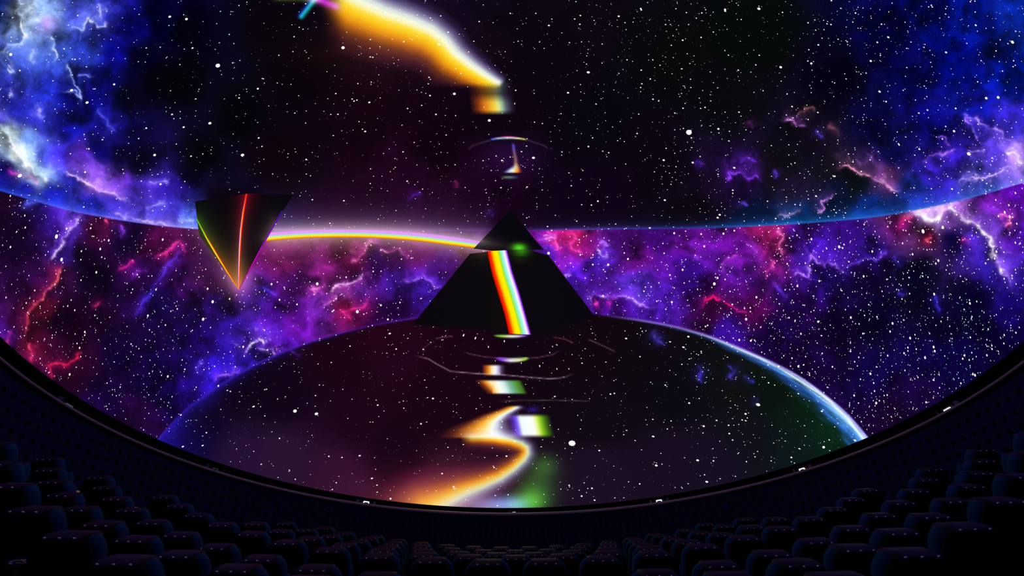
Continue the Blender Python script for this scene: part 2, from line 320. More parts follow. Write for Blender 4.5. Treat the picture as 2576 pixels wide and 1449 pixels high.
def reg_of(pts, x, m, upm, lowm):
    a = upm[m] if pts[0,1] < up_limb(pts[0,0]) else 1-upm[m]
    if pts[0,1] > 800: return a*(lowm[m] if pts[0,1] > low_limb(pts[0,0]) else 1-lowm[m])
    return a*(1-lowm[m])
def film(x, y):
    """display colour (3,N), 0..255, of the film at chart coordinates x, y"""
    x = np.asarray(x, float); y = np.asarray(y, float)
    ul = up_limb(x); ll = low_limb(x)
    low = y-ll                                   # >0 inside the lower planet
    upm = sstep(2., -2., y-ul)                 # 1 above the upper limb
    lowm = sstep(-2.2, 2.2, low)*(y > 700)
    wx = (fbm(x/70, y/70, 5, 3)-.5); wy = (fbm(x/70, y/70, 5, 71)-.5)
    X = x+44*wx; Y = y+44*wy
    j1 = (fbm(x/15, y/15, 4, 11)-.5)*16+wx*10; j2 = (fbm(x/15, y/15, 4, 41)-.5)*16+wy*10
    out = np.zeros((3,)+x.shape)
    iu = upm > 0; im = (upm < 1)&(lowm < 1); il = lowm > 0
    B = np.zeros((3,)+x.shape)
    for idx, ctrl, mk in ((iu, CU, upm), (im, CM, (1-upm)*(1-lowm)), (il, CL, lowm)):
        if idx.any():
            c = shepard(ctrl, X[idx], Y[idx]) if ctrl is not CL else shepard(ctrl, x[idx], y[idx], 40)
            B[:, idx] += c*mk[idx]
    tex = fbm(X/48, Y/48, 7, 5, .6); rg = ridged(X/62, Y/62, 5, 23)
    sat = np.clip(B.max(0)/90, 0, 1)*(1-lowm)
    k = 1+sat*((tex-.5)*2.0+(rg-.42)*.3)
    out = B*np.clip(k, .18, 2.2)*(.86*upm+.90*(1-upm)*(1-lowm)+lowm)
    # fine veils of the nebulae
    v = np.clip(rg-.56, 0, 1)*1.2*sat
    out = screen(out, B*v*.6)
    # traced filaments
    brk = np.clip((fbm(x/22, y/22, 3, 77)-.28)*2.2, 0, 1.2)
    wis = np.clip((ridged(X/22+wx*1.5, Y/22+wy*1.5, 5, 61)-.55)/.38, 0, 1)**2
    jx, jy = x+j1, y+j2
    for line in FIL.split('\n'):
        p, c, w, g, gw, sd = line.split('|')
        pts = C(p.replace(' ', ' ')); w = float(w); gw = float(gw); sd = float(sd)
        lo = pts.min(0)-gw*4-20; hi = pts.max(0)+gw*4+20
        m = (x > lo[0])&(x < hi[0])&(y > lo[1])&(y < hi[1])
        if not m.any(): continue
        ymid = pts[:,1].mean()
        d, s, t = polydist(pts, jx[m], jy[m])
        fade = sstep(0, .12, t)*(1-sstep(.86, 1, t))*.8+.2
        nz = .45+1.1*tex[m]
        core = np.exp(-d/w*1.15)*fade*(.2+1.1*brk[m])
        gl = np.exp(-d/gw*1.25)*fade*nz*.62
        if sd:
            gl = gl*np.where(s*sd > 0, 1, np.exp(-d/4))
            out[:, m] = out[:, m]*(1-.5*np.where(s*sd > 0, 0, np.exp(-d/20)-np.exp(-d/4)*.9)*fade*reg_of(pts, x, m, upm, lowm))
        wsp = np.exp(-d/(gw*.65))*wis[m]*fade*1.1
        if sd: wsp = wsp*np.where(s*sd > 0, 1, np.exp(-d/6))
        reg = reg_of(pts, x, m, upm, lowm)
        cc = np.array([float(q) for q in c.split(',')]); gg = np.array([float(q) for q in g.split(',')])
        out[:, m] = screen(screen(out[:, m], gg[:,None]*np.clip(gl*reg,0,1)), cc[:,None]*np.clip((1.05*core+wsp)*reg,0,1))
    # soft red/blue patches
    for cx, cy, s, c in ((112,62,17,(190,40,130)),(440,590,24,(60,10,50))):
        out = screen(out, col(*c)[:,None]*gauss(np.hypot(X-cx, Y-cy), s)*.8)
    out = out*1.0
    # atmosphere on the upper limb
    dl = ul-y
    lb = np.interp(x, [-400,0,300,500,700,1229,1500,1716,1900,2217,2400,2576,2900], [.6,.6,.8,.9,.7,.45,.75,.75,.8,.9,.8,.7,.6])
    lc = ramp([(0,40,60,235),(300,110,90,255),(500,110,130,255),(800,110,60,160),(1229,90,40,150),(1450,110,90,245),(1700,30,70,190),(2000,20,80,170),(2250,30,70,190),(2576,50,80,220)], x)
    out = screen(out, lc*(np.exp(-np.clip(dl,0,None)/3.)*.85+np.exp(-np.clip(dl,0,None)/13.)*.45)*lb*upm)
    wide = np.interp(x, [1600,1900,2300,2600], [8,12,30,34])
    out = screen(out, col(10,80,170)[:,None]*np.exp(-np.clip(dl,0,None)/wide)*sstep(1650,1950,x)*.52*upm)
    st = fbm(x/90, (y-ul)/4, 4, 90)
    out = screen(out, col(30,60,255)[:,None]*np.exp(-np.clip(dl,0,None)/22)*(1-sstep(480,520,x))*.6*upm*(.5+st))
    # atmosphere of the lower planet: right crescent
    t = np.clip((x-1500)/680, 0, 1.3)
    wid = 3+54*t**2.1; q = np.clip(low, 0, None)/np.sqrt(1+np.interp(x, [1500,2180], [.15,1.1])**2)
    stk = fbm((x+y)/90, q/3.2, 4, 33); stk2 = fbm((x+y)/60, q/7, 4, 35)
    prof = ramp([(0,150,130,255),(.09,180,200,255),(.22,215,232,255),(.34,110,165,250),(.52,50,100,205),(.75,22,50,130),(1.0,6,14,30),(1.3,0,0,0)], q/wid*(1+.7*(stk2-.5)))
    out = screen(out, prof*np.clip(.25+1.5*stk,0,1.25)*sstep(1480,1900,x)*lowm*np.clip(.35+.75*t,0,1))
    out = screen(out, col(150,120,255)[:,None]*gauss(low,2.2)*sstep(1480,1640,x)*.6*(y > 700))
    out = screen(out, col(8,44,20)[:,None]*np.exp(-q/90)*sstep(1750,2050,x)*.3*lowm)
    # left crescent
    tl = np.clip((900-x)/480, 0, 1.3); ql = np.clip(low,0,None)/np.sqrt(1+np.interp(x,[400,900],[1.2,.25])**2)
    wl = 2.5+26*tl**2; stl = fbm((x-y)/70, ql/3, 4, 37)
    out = screen(out, col(36,28,235)[:,None]*np.exp(-ql/wl)*sstep(1180,560,x)*(.3+.8*stl)*.75*lowm)
    out = screen(out, col(70,30,230)[:,None]*gauss(low,2.2)*sstep(1060,800,x)*.34*(y > 700))
    out = screen(out, col(80,40,220)[:,None]*gauss(x-1020,50)*np.exp(-np.abs(low)/1.5)*.7*(y > 700))
    # ---- haze about the coloured light trail
    m = (x > 400)&(x < 1330)&(y > 400)&(y < 860)
    if m.any():
        xm, ym = x[m], y[m]
        cy = trail_mid(xm); d = ym-cy
        env = sstep(640,700,xm)*(1-sstep(1215,1262,xm))
        a = np.where(d < 0, np.exp(-np.abs(d)/40), np.exp(-np.abs(d)/36))*.92
        c = ramp([(-90,110,70,150),(-45,140,104,165),(-22,195,162,188),(-8,235,205,215),(8,225,180,150),(22,200,150,122),(45,160,100,92),(90,110,40,64)], d)
        wv = np.where((d < 0), .95, np.interp(xm,[660,760,860,1150,1240],[.9,1.05,.85,.95,.95]))
        out[:, m] = screen(out[:, m], c*a*env*wv*1.05)
        # haze about the hanging pyramid
        tip = gauss(np.hypot((xm-600)/1.0,(ym-700)/1.2), 26)
        out[:, m] = screen(out[:, m], col(190,120,120)[:,None]*tip*.62)
        d2, s2, t2 = polydist(np.array([(497,585),(520,620),(595,722)],float), xm, ym)
        out[:, m] = screen(out[:, m], col(120,84,96)[:,None]*np.exp(-d2/16)*.5)
        d2, s2, t2 = polydist(np.array([(604,722),(668,600)],float), xm, ym)
        out[:, m] = screen(out[:, m], col(170,20,130)[:,None]*np.exp(-d2/18)*.5)
    # haze above the monument foot, glow pools
    # ---- amber aurora at the top
    P = np.array([(700,-150),(780,-70),(900,0),(967,30),(1034,53),(1084,75),(1117,100),(1146,134),(1184,164),(1218,187),(1252,208)], float)
    m = (x > 400)&(x < 1480)&(y < 460)
    if m.any():
        xm, ym = x[m], y[m]
        d, s, t = polydist(P, xm, ym)
        sd = d*s                                             # + : lower-left side
        sc = np.interp(t, [0,.38,.6,.8,.9,1], [1.35,1.25,1.1,.9,.72,.5])
        u = sd/sc
        c = ramp([(-64,0,0,0),(-44,26,20,40),(-30,80,76,110),(-20,140,142,165),(-10,212,222,220),(0,246,250,218),(9,250,244,170),(17,255,224,50),(30,252,194,2),(44,232,146,0),(57,172,92,2),(72,92,44,8),(92,40,16,14),(120,0,0,0)], u)
        e = 1-sstep(.985, 1.0, t)*0
        endm = 1-sstep(0, 9, (xm-1256)*.75+(ym-212)*.65)      # soft cut past the lower end
        lft = sstep(800, 872, xm+.55*ym*0+20*(fbm(xm/60,ym/60,2,8)-.5))
        lowcut = np.where(xm > 1040, 1-sstep(206, 226, ym), 1)
        out[:, m] = screen(out[:, m], c*endm*lft*lowcut)
        out[:, m] = screen(out[:, m], col(60,22,6)[:,None]*np.exp(-np.abs(ym-130)/60)*gauss(xm-960,130)*.5)
        # block under it
        hz = ramp([(1180,0,0,0),(1200,120,50,4),(1216,222,120,6),(1236,250,196,40),(1250,236,236,120),(1260,150,200,150),(1270,84,96,100),(1284,30,26,40),(1296,0,0,0)], xm-4*np.sin(ym/20))
        vt = np.interp(ym, [200,212,222,236,250,258,276,283,289], [0,.5,.45,.36,.75,.95,1,.55,0])
        out[:, m] = screen(out[:, m], hz*vt)
        # cyan and magenta streaks
        d, s, t = polydist(np.array([(800,-20),(786,4),(750,50)],float), xm, ym)
        out[:, m] = screen(out[:, m], ramp([(-14,0,0,60),(-6,0,60,190),(0,30,180,225),(5,0,170,150),(12,0,40,40),(16,0,0,0)], -d*s)*np.exp(-(d/9)**2)*(1-sstep(.86,1.,t)))
        d, s, t = polydist(np.array([(770,-22),(800,-2),(826,9),(856,20)],float), xm, ym)
        out[:, m] = screen(out[:, m], col(190,10,200)[:,None]*np.exp(-(d/9.5)**2)*np.interp(t,[0,.9,1],[1,1,.3]))
        out[:, m] = screen(out[:, m], col(190,200,205)[:,None]*gauss(np.hypot((xm-790)/1.6,ym+4),8)*.9)
        out[:, m] = screen(out[:, m], col(70,90,20)[:,None]*gauss(ym+6,6)*box(xm,690,780,20))
        # small lens-shaped figure
        xa = (xm-1279)/47; ya = 346.5+5*xa**2
        c = ramp([(-1,60,60,255),(-.6,170,190,255),(0,255,240,250),(.5,255,240,190),(.8,230,220,40),(1,120,200,20)], xa)
        m2 = (np.abs(xa) < 1)
        out[:, m] = screen(out[:, m], c*gauss(ym-ya,1.3)*m2*np.clip((1-np.abs(xa))*8,0,1))
        out[:, m] = screen(out[:, m], col(220,0,150)[:,None]*gauss(ym-ya+2.4,1)*gauss(xa,.35)*.8)
        out[:, m] = screen(out[:, m], col(0,120,50)[:,None]*gauss(ym-ya-2.4,1)*gauss(xa,.5)*.8)
    m = (x > 1150)&(x < 1420)&(y > 330)&(y < 470)
    if m.any():
        xm, ym = x[m], y[m]
        o = out[:, m]
        o = screen(o, col(34,10,60)[:,None]*gauss(np.hypot((xm-1285)/1.6,(ym-395)),36)*.6)
        cx = np.interp(ym, [362,380,400,418], [1291,1293,1297,1298])
        o = screen(o, ramp([(360,90,60,230),(376,110,80,220),(384,120,90,80),(405,150,110,70),(420,200,160,90)], ym)*gauss(xm-cx,2.4+(ym-362)*.02)*box(ym,362,424,4)*.85)
        w = sstep(408,430,ym)*(1-sstep(432,436,ym))
        rt = 1306; lf = np.interp(ym,[408,418,426,434],[1294,1290,1280,1270])
        f = (xm-lf)/(rt-lf)
        o = screen(o, ramp([(-.2,0,0,0),(.02,80,100,160),(.25,205,235,235),(.5,250,250,190),(.7,255,205,60),(.9,245,130,10),(1.08,110,40,4),(1.25,0,0,0)], f)*w)
        o = screen(o, ramp([(1258,0,0,0),(1270,70,130,50),(1284,70,140,110),(1298,30,50,80),(1306,0,0,0)], xm)*gauss(ym-446,2.2)*.9)
        for pl in ([(1180,374),(1190,366),(1215,358),(1232,353)],[(1326,352),(1350,360),(1368,366),(1376,372)]):
            d, s, t = polydist(np.array(pl,float), xm, ym)
            o = screen(o, col(90,50,70)[:,None]*np.exp(-d/1.3)*.7)
        out[:, m] = o
    # ---- reflections on the lower planet
    m = (x > 650)&(x < 1700)&(y > 825)&(y < 1400)
    if m.any():
        xm, ym = x[m], y[m]; o = out[:, m]
        def lens(o, cx, cy, hw, hh, stops, sag=0):
            u = (xm-cx)/hw; v = (ym-cy-sag*(u*u))/(hh*np.sqrt(np.clip(1-u*u,.02,1)))
            return screen(o, ramp(stops, u)*gauss(v,.62)*(np.abs(u) < 1)*np.clip((1-np.abs(u))*5,0,1))
        o = lens(o, 1285, 846, 46, 4, [(-1,40,140,0),(-.55,150,230,40),(0,250,255,230),(.4,230,220,255),(.75,150,60,250),(1,70,0,150)], -2)
        o = lens(o, 1288, 907, 46, 4.6, [(-1,60,0,160),(-.6,130,60,250),(-.1,245,245,255),(.4,250,255,190),(.75,150,220,30),(1,50,110,0)], -6)
        o = lens(o, 1290, 902, 44, 1.6, [(-1,50,0,130),(-.4,140,80,240),(.1,130,210,140),(.7,120,210,40),(1,30,90,0)], -3)
        # first block
        h = ramp([(1212,0,0,0),(1221,150,64,2),(1230,245,150,20),(1237,255,230,170),(1246,255,252,255),(1254,180,180,220),(1262,60,50,80),(1272,0,0,0)], xm)
        o = screen(o, h*box(ym,919,943,3.5))
        # second block, slanted
        h = ramp([(1205,0,0,0),(1220,110,48,2),(1232,240,150,24),(1244,255,236,170),(1256,255,255,250),(1270,205,238,235),(1284,110,180,150),(1300,70,150,50),(1310,50,120,16),(1320,0,0,0)], xm-(ym-972)*.45-np.where(xm<1240,.5*np.clip(ym-972,-30,30),0))
        o = screen(o, h*box(ym,957,990,3)*np.interp(ym,[954,962,990],[.75,1,1]))
        # wedge and S-shaped band
        rt = np.interp(ym, [1018,1026,1042,1060,1080,1102], [1314,1310,1284,1268,1272,1290])
        lf = np.interp(ym, [1018,1030,1045,1062,1080,1102], [1288,1262,1222,1188,1158,1146])
        f = (xm-lf)/(rt-lf)
        o = screen(o, ramp([(-.35,0,0,0),(-.1,60,26,6),(.12,170,96,16),(.35,250,170,30),(.55,255,232,140),(.68,250,252,240),(.8,205,215,225),(.95,110,104,135),(1.15,30,24,46),(1.35,0,0,0)], f)*box(ym,1022,1101,4))
        # violet-white-green block
        h = ramp([(1280,0,0,0),(1292,50,24,150),(1302,110,90,250),(1312,240,250,255),(1342,255,255,250),(1352,225,245,120),(1362,130,200,10),(1374,50,110,0),(1390,0,0,0)], xm-(ym-1070)*.22)
        o = screen(o, h*box(ym,1045,1097,6))
        o = screen(o, col(30,20,150)[:,None]*gauss(np.hypot((xm-1340)/2,ym-1030),5)*.7)
        S = np.array([(1158,1101),(1210,1099),(1248,1100),(1285,1106),(1312,1115),(1326,1126),(1328,1140),(1318,1157),(1292,1181),(1258,1204),(1215,1223),(1166,1243),(1126,1264),(1080,1290)], float)
        d, s, t = polydist(S, xm, ym)
        sc = np.interp(t, [0,.2,.35,.5,.7,.9,1], [.45,.55,.62,.7,1.0,1.5,1.8])
        u = d*s/sc                                           # + : inside of the bend (left)
        c = ramp([(-46,0,0,0),(-30,30,26,44),(-20,76,74,96),(-11,130,140,150),(-3,205,215,175),(4,232,210,110),(11,240,180,34),(19,220,126,4),(28,140,70,6),(40,70,30,14),(56,24,6,10),(76,0,0,0)], u)
        up = np.interp(t,[0,.06,.2,.3,1],[.0,.85,1.15,1,.98])
        o = screen(o, np.clip(c*up,0,255))
        # pools of colour at the foot
        for cx, cy, sx, sy, cc in ((1371,1171,24,20,(28,70,16)),(1350,1228,34,40,(26,76,12)),(1336,1262,26,22,(56,170,18)),(1298,1270,22,14,(60,150,150)),(1262,1272,34,16,(80,110,215)),(1215,1275,40,18,(90,90,130)),(1070,1262,70,26,(110,50,14)),(1000,1250,90,50,(30,8,12)),(1100,1215,120,50,(20,2,8))):
            o = screen(o, col(*cc)[:,None]*np.exp(-.5*(((xm-cx)/sx)**2+((ym-cy)/sy)**2))*.92)
        # fine ripple lines
        for pl, cc, w in (([(1040,893),(1058,898),(1078,903),(1099,916),(1133,934),(1199,940),(1265,943),(1331,949),(1381,953),(1408,951),(1424,948),(1445,938)],(150,116,136),1.1),
                          ([(1162,883),(1180,890),(1220,898),(1288,903),(1350,900),(1390,892),(1411,880)],(96,56,84),1.),
                          ([(1093,853),(1110,849),(1142,845)],(110,60,96),1.),([(1391,848),(1420,853),(1444,863)],(90,50,66),1.),
                          ([(1477,853),(1495,860),(1517,870),(1550,886)],(90,60,74),1.1),([(1250,1010),(1310,1007),(1400,1007),(1490,1009)],(70,60,50),1.),
                          ([(1060,880),(1075,868),(1093,858)],(60,30,50),1.)):
            d, s, t = polydist(np.array(pl,float), xm, ym)
            o = screen(o, col(*cc)[:,None]*np.exp(-d/w)*np.clip(6*t*(1-t)*2,0,1))
        out[:, m] = o
    return np.clip(out, 0, 255)
TRAIL_TOP = [(640,588),(672,584.7),(700,583),(783,578),(867,577),(967,579.6),(1067,587),(1168,600),(1241,613.7),(1300,627)]
TRAIL_BOT = [(640,612),(662,608),(700,603.7),(834,597.6),(934,598.6),(1034,605),(1134,617),(1234,629.5),(1300,639)]
trail_top = spl(TRAIL_TOP); trail_bot = spl(TRAIL_BOT)
def trail_mid(x): return .5*(trail_top(x)+trail_bot(x))
def linear(c):
    c = np.clip(c/255, 0, 1)
    return np.where(c <= .04045, c/12.92, ((c+.055)/1.055)**2.4)
# ================================================================== THE DOME SCREEN
FILM = film_mat()
dome = empty('dome_screen', DC)
tag(dome, 'vast dome screen glowing with purple nebulae, planets and a dark pyramid', 'screen')
dome_inv = Vector(DC)
def on_dome(name, verts, tris, colors, parent=dome, kind=None, label=None, m=FILM):
    me = np_mesh(name, np.asarray(verts)-DC, np.asarray(tris), colors)
    o = link(name, me, m, parent)
    if kind: o['kind'] = kind
    if label: o['label'] = label
    return o
def build_surface():
    a0 = math.asin(.2/RS)
    # the seen part of the screen: a fine net of strips, spaced evenly in the film's flat master, down to the rim
    az = np.radians(np.linspace(-125, 125, 2000)); zz = RS*math.sin(a0)
    E = np.stack(dome_world(RS*math.cos(a0)*np.sin(az), RS*math.cos(a0)*np.cos(az), zz+0*az), -1)
    v = E-EY; dep = v@AX[2]; g = dep > .3
    ex = FW/2+FOCAL*(v@AX[0])[g]/dep[g]; ey = FH/2-FOCAL*(v@AX[1])[g]/dep[g]
    nx, ny = 1180, 610
    gx = np.linspace(-90, 2666, nx); yb = np.interp(gx, ex, ey)
    PX = np.repeat(gx[:,None], ny, 1); PY = -90+(yb[:,None]+90)*np.linspace(0, 1, ny)[None]
    V = master_to_dome(PX.ravel(), PY.ravel())
    i, j = np.meshgrid(np.arange(nx-1), np.arange(ny-1), indexing='ij'); i = i.ravel(); j = j.ravel()
    T = np.concatenate([np.stack([i*ny+j, (i+1)*ny+j, (i+1)*ny+j+1], -1), np.stack([i*ny+j, (i+1)*ny+j+1, i*ny+j+1], -1)])
    # the rest of the hemisphere, behind and above the house, more coarsely
    na, nb = 240, 70
    A, B = np.meshgrid(np.arange(na)/na*2*np.pi, np.linspace(a0, np.pi/2, nb), indexing='ij')
    rr = RS+.02
    V2 = np.stack(dome_world(rr*np.cos(B.ravel())*np.sin(A.ravel()), rr*np.cos(B.ravel())*np.cos(A.ravel()), rr*np.sin(B.ravel())), -1)
    i, j = np.meshgrid(np.arange(na), np.arange(nb-1), indexing='ij'); i = i.ravel(); j = j.ravel(); i2 = (i+1) % na
    Q = np.stack([i*nb+j, i2*nb+j, i2*nb+j+1, i*nb+j+1], -1)
    v = V2-EY; dep = v@AX[2]; x2 = FW/2+FOCAL*(v@AX[0])/np.maximum(dep, .01); y2 = FH/2-FOCAL*(v@AX[1])/np.maximum(dep, .01)
    inn = (dep > .05)&(x2 > -60)&(x2 < 2636)&(y2 > -60)
    Q = Q[~inn[Q].all(1)]
    u, inv = np.unique(Q, return_inverse=True)
    on_dome('outer_sky', V2[u], inv.reshape(Q.shape), linear(film(*dome_to_master(V2[u]))).T)
    px, py = dome_to_master(V)
    c = linear(film(px, py)).T
    # the show's picture falls into a few figures: sky, the mirrored planet above, the planet below, its light streaks
    lab = np.zeros(len(V), int)
    lab[(py-up_limb(px)) < 0] = 1
    lab[((py-low_limb(px)) > 0)&(py > 700)] = 2
    lum = c.max(1)
    d, s, t = polydist(np.array([(700,-150),(780,-70),(900,0),(967,30),(1034,53),(1084,75),(1117,100),(1146,134),(1184,164),(1218,187),(1252,208),(1250,280)], float), px, py)
    lab[(lab == 1)&(d < 80)&(px > 740)] = 3
    d, s, t = polydist(np.array([(1288,846),(1288,907),(1240,930),(1260,972),(1300,1025),(1230,1075),(1200,1100),(1290,1108),(1320,1140),(1258,1204),(1126,1264)], float), px, py)
    d2, s, t = polydist(np.array([(1340,1070),(1345,1230)], float), px, py)
    lab[(lab == 2)&((d < 62)|(d2 < 45))] = 4
    tl = lab[T].max(1)
    for k, name in enumerate(('nebula_sky', 'mirrored_planet', 'planet_horizon', 'amber_streak', 'rippling_reflection')):
        t = T[tl == k]
        u, inv = np.unique(t, return_inverse=True)
        on_dome(name, V[u], inv.reshape(t.shape), c[u])
build_surface()

def strip_on_dome(name, left, right, stops, lift, n=60, k=17, shade=None, label=None, parent=dome):
    """a band between two master polylines; colour runs across it along stops"""
    def res(p):
        p = np.array(p, float); L = np.r_[0, np.cumsum(np.hypot(*np.diff(p, axis=0).T))]
        q = np.linspace(0, L[-1], n); return np.stack([np.interp(q, L, p[:,0]), np.interp(q, L, p[:,1])], -1)
    a, b = res(left), res(right)
    f = np.linspace(0, 1, k); g = np.linspace(0, 1, n)
    P = a[:,None]*(1-f)[None,:,None]+b[:,None]*f[None,:,None]
    colr = np.repeat(ramp(stops, f).T[None], n, 0)
    if shade is not None: colr = shade(colr, g[:,None,None], f[None,:,None], P)
    V = master_to_dome(P[...,0].ravel(), P[...,1].ravel(), lift)
    i, j = np.meshgrid(np.arange(n-1), np.arange(k-1), indexing='ij'); i = i.ravel(); j = j.ravel()
    T = np.concatenate([np.stack([i*k+j, i*k+j+1, (i+1)*k+j+1], -1), np.stack([i*k+j, (i+1)*k+j+1, (i+1)*k+j], -1)])
    return on_dome(name, V, T, linear(np.clip(colr, 0, 255).reshape(-1,3).T).T, parent, label=label)
def poly_on_dome(name, corners, tris, colour, lift, sub=24, label=None, parent=dome):
    """triangles of the master picture, finely divided so that they hug the dome"""
    pts = []; T = []; base = 0; c = np.array(corners, float)
    for (a, b, d) in tris:
        idx = {}
        for i in range(sub+1):
            for j in range(sub+1-i):
                idx[i,j] = base+len(idx); pts.append(c[a]+(c[b]-c[a])*i/sub+(c[d]-c[a])*j/sub)
        for i in range(sub):
            for j in range(sub-i):
                T.append((idx[i,j], idx[i+1,j], idx[i,j+1]))
                if i+j < sub-1: T.append((idx[i+1,j], idx[i+1,j+1], idx[i,j+1]))
        base += len(idx)
    pts = np.array(pts); V = master_to_dome(pts[:,0], pts[:,1], lift)
    return on_dome(name, V, np.array(T), linear(colour(pts[:,0], pts[:,1])).T, parent, label=label)

# the stepped dark monument: lower block and capstone
def block_col(x, y):
    d = x-1280
    w = np.exp(-np.clip(y-632,0,None)/14)*np.exp(-np.abs(x-1215)/34)
    gl = gauss(np.hypot((x-1312)/1.7, (y-632)), 8)
    o = np.stack([10+5*np.exp(-np.abs(d+20)/60), 8+3*np.exp(-np.abs(d+20)/60), 14+0*x])
    return np.clip(o+np.array([50,42,24.])[:,None]*w+np.array([40,130,6.])[:,None]*gl, 0, 255)
BLK = [(1182,638.4),(1229,633),(1274,629.5),(1336,629.5),(1379.5,642),(1495,794),(1440,818),(1392,845),(1334,841.5),(1283,838.5),(1150,825),(1037,817)]
poly_on_dome('pyramid_block', BLK, [(0,1,11),(1,10,11),(1,2,10),(2,9,10),(2,3,9),(3,8,9),(3,4,8),(4,5,8),(5,7,8),(5,6,7)], block_col, .010, 12, 'near-black lower block of the pyramid')
def cap_col(x, y):
    w = np.exp(-np.abs(y-(605+.2*(x-1200)))/14)*np.exp(-np.clip(x-1200,0,None)/38)
    o = np.stack([8+0*x, 6+0*x, 13+0*x])
    return np.clip(o+np.array([150,124,118.])[:,None]*w*.9+np.array([70,215,10.])[:,None]*gauss(np.hypot((x-1306)/1.8, (y-623)), 7), 0, 255)
poly_on_dome('pyramid_capstone', [(1283.8,528.6),(1190.7,625.6),(1240,631),(1310,629),(1367.8,628)], [(0,1,2),(0,2,3),(0,3,4)], cap_col, .012, 20, 'near-black triangular top of the pyramid')
BAND = [(0,40,0,0),(.05,225,16,0),(.16,250,50,0),(.27,255,190,0),(.36,255,236,0),(.5,250,240,10),(.57,150,232,40),(.64,140,238,200),(.74,170,246,236),(.82,255,255,255),(.89,240,170,250),(.95,130,40,235),(1,20,4,50)]
strip_on_dome('coloured_stripe', [(1224,632),(1237,690),(1252,738),(1268,790),(1279,839)], [(1276.5,629.5),(1290,684),(1308,738),(1322,788),(1337,842)], BAND, .014, 50, 33, label='glowing stripe, red to violet, down the pyramid')
TR = [(0,200,130,215),(.05,226,154,242),(.2,230,160,248),(.38,226,164,247),(.45,160,225,240),(.52,160,245,190),(.60,210,242,90),(.70,255,240,70),(.78,255,214,40),(.88,255,176,0),(.96,230,130,10),(1,150,80,20)]
qa, qb = np.linspace(678, 1285, 60), np.linspace(666, 1285, 60)
strip_on_dome('light_trail', np.stack([qa, trail_top(qa)], -1), np.stack([qb, trail_bot(qb)], -1), TR, .006, 90, 25, label='curving ribbon of lilac, mint, yellow and orange light')
# the hanging pyramid on the left with its glowing edges
def hang_col(x, y):
    o = np.stack([9+0*x, 6+0*x, 13+0*x])
    dl, s, t = polydist(np.array([(496,552),(545,640),(600,727)], float), x, y)
    o = screen(o, ramp([(0,40,96,20),(.35,96,84,14),(.7,140,80,14),(1,170,100,40)], t)*np.exp(-dl/np.interp(t,[0,1],[17,30]))*.82)
    dm, s, t = polydist(np.array([(620,486),(607,560),(602,640),(600.5,727)], float), x, y)
    o = screen(o, ramp([(0,150,0,22),(.3,120,26,26),(.65,90,56,40),(1,190,120,66)], t)*np.exp(-dm/np.interp(t,[0,.5,1],[15,13,24]))*.9)
    dr, s, t = polydist(np.array([(668,600),(690,562)], float), x, y)
    o = screen(o, np.array([120,96,88.])[:,None]*np.exp(-dr/16)*.6)
    # its upper right face fades into the dark sky
    return np.clip(o, 0, 255)
HP = [(490.5,506.4),(498.7,576),(503,594),(600,728.7),(712,530),(738,489),(624,487)]
poly_on_dome('hanging_pyramid', HP, [(6,0,1),(6,1,2),(6,2,3),(6,3,4),(6,4,5)], hang_col, .010, 24, 'near-black pyramid hanging point down')
def edge(name, pts, w, stops, along, lift, label):
    p = np.array(pts, float); t = np.gradient(p, axis=0); t /= np.hypot(*t.T)[:,None]; nrm = np.stack([-t[:,1], t[:,0]], -1)
    ww = np.array(w)[:,None]
    def shade(c, g, f, P): return np.clip(c*np.stack([np.interp(g[:,0,0], [a[0] for a in along], [a[k] for a in along]) for k in (1,2,3)], -1)[:,None], 0, 255)
    return strip_on_dome(name, p-nrm*ww, p+nrm*ww, stops, lift, 40, 9, shade, label)
edge('glowing_edge', [(495.5,551),(520,598),(546,642),(572,684),(600.5,727)], [1.8,2.8,2.8,2.4,1.2], [(0,150,40,0),(.25,255,60,0),(.45,255,200,40),(.65,255,255,120),(.85,240,230,90),(1,110,90,10)], [(0,.25,1.,.2),(.12,.5,1,.2),(.4,1,1,.6),(.7,1,.85,.3),(1,1,.7,.2)], .018, 'green to orange glowing edge')
edge('glowing_edge', [(620,487.5),(611.5,535),(606,580),(603,625),(601.5,670),(600.8,728)], [2.4,3.,3.2,3.,2.8,1.4], [(0,200,20,0),(.2,255,30,0),(.38,255,90,20),(.55,255,240,200),(.7,255,200,220),(.86,190,60,235),(1,60,10,110)], [(0,1,.25,.15),(.2,1,.8,.35),(.5,1,1,.9),(1,1,1,1)], .020, 'red to white glowing edge')
edge('glowing_edge', [(710,530),(684,574),(656,626),(628,678),(602,726)], [1.2,1.8,2.,1.8,1.0], [(0,90,0,90),(.5,235,20,235),(1,90,0,110)], [(0,.4,.6,1),(.25,.7,1,1.05),(.6,1,.6,.9),(1,1,1.6,.7)], .018, 'violet to magenta glowing edge')

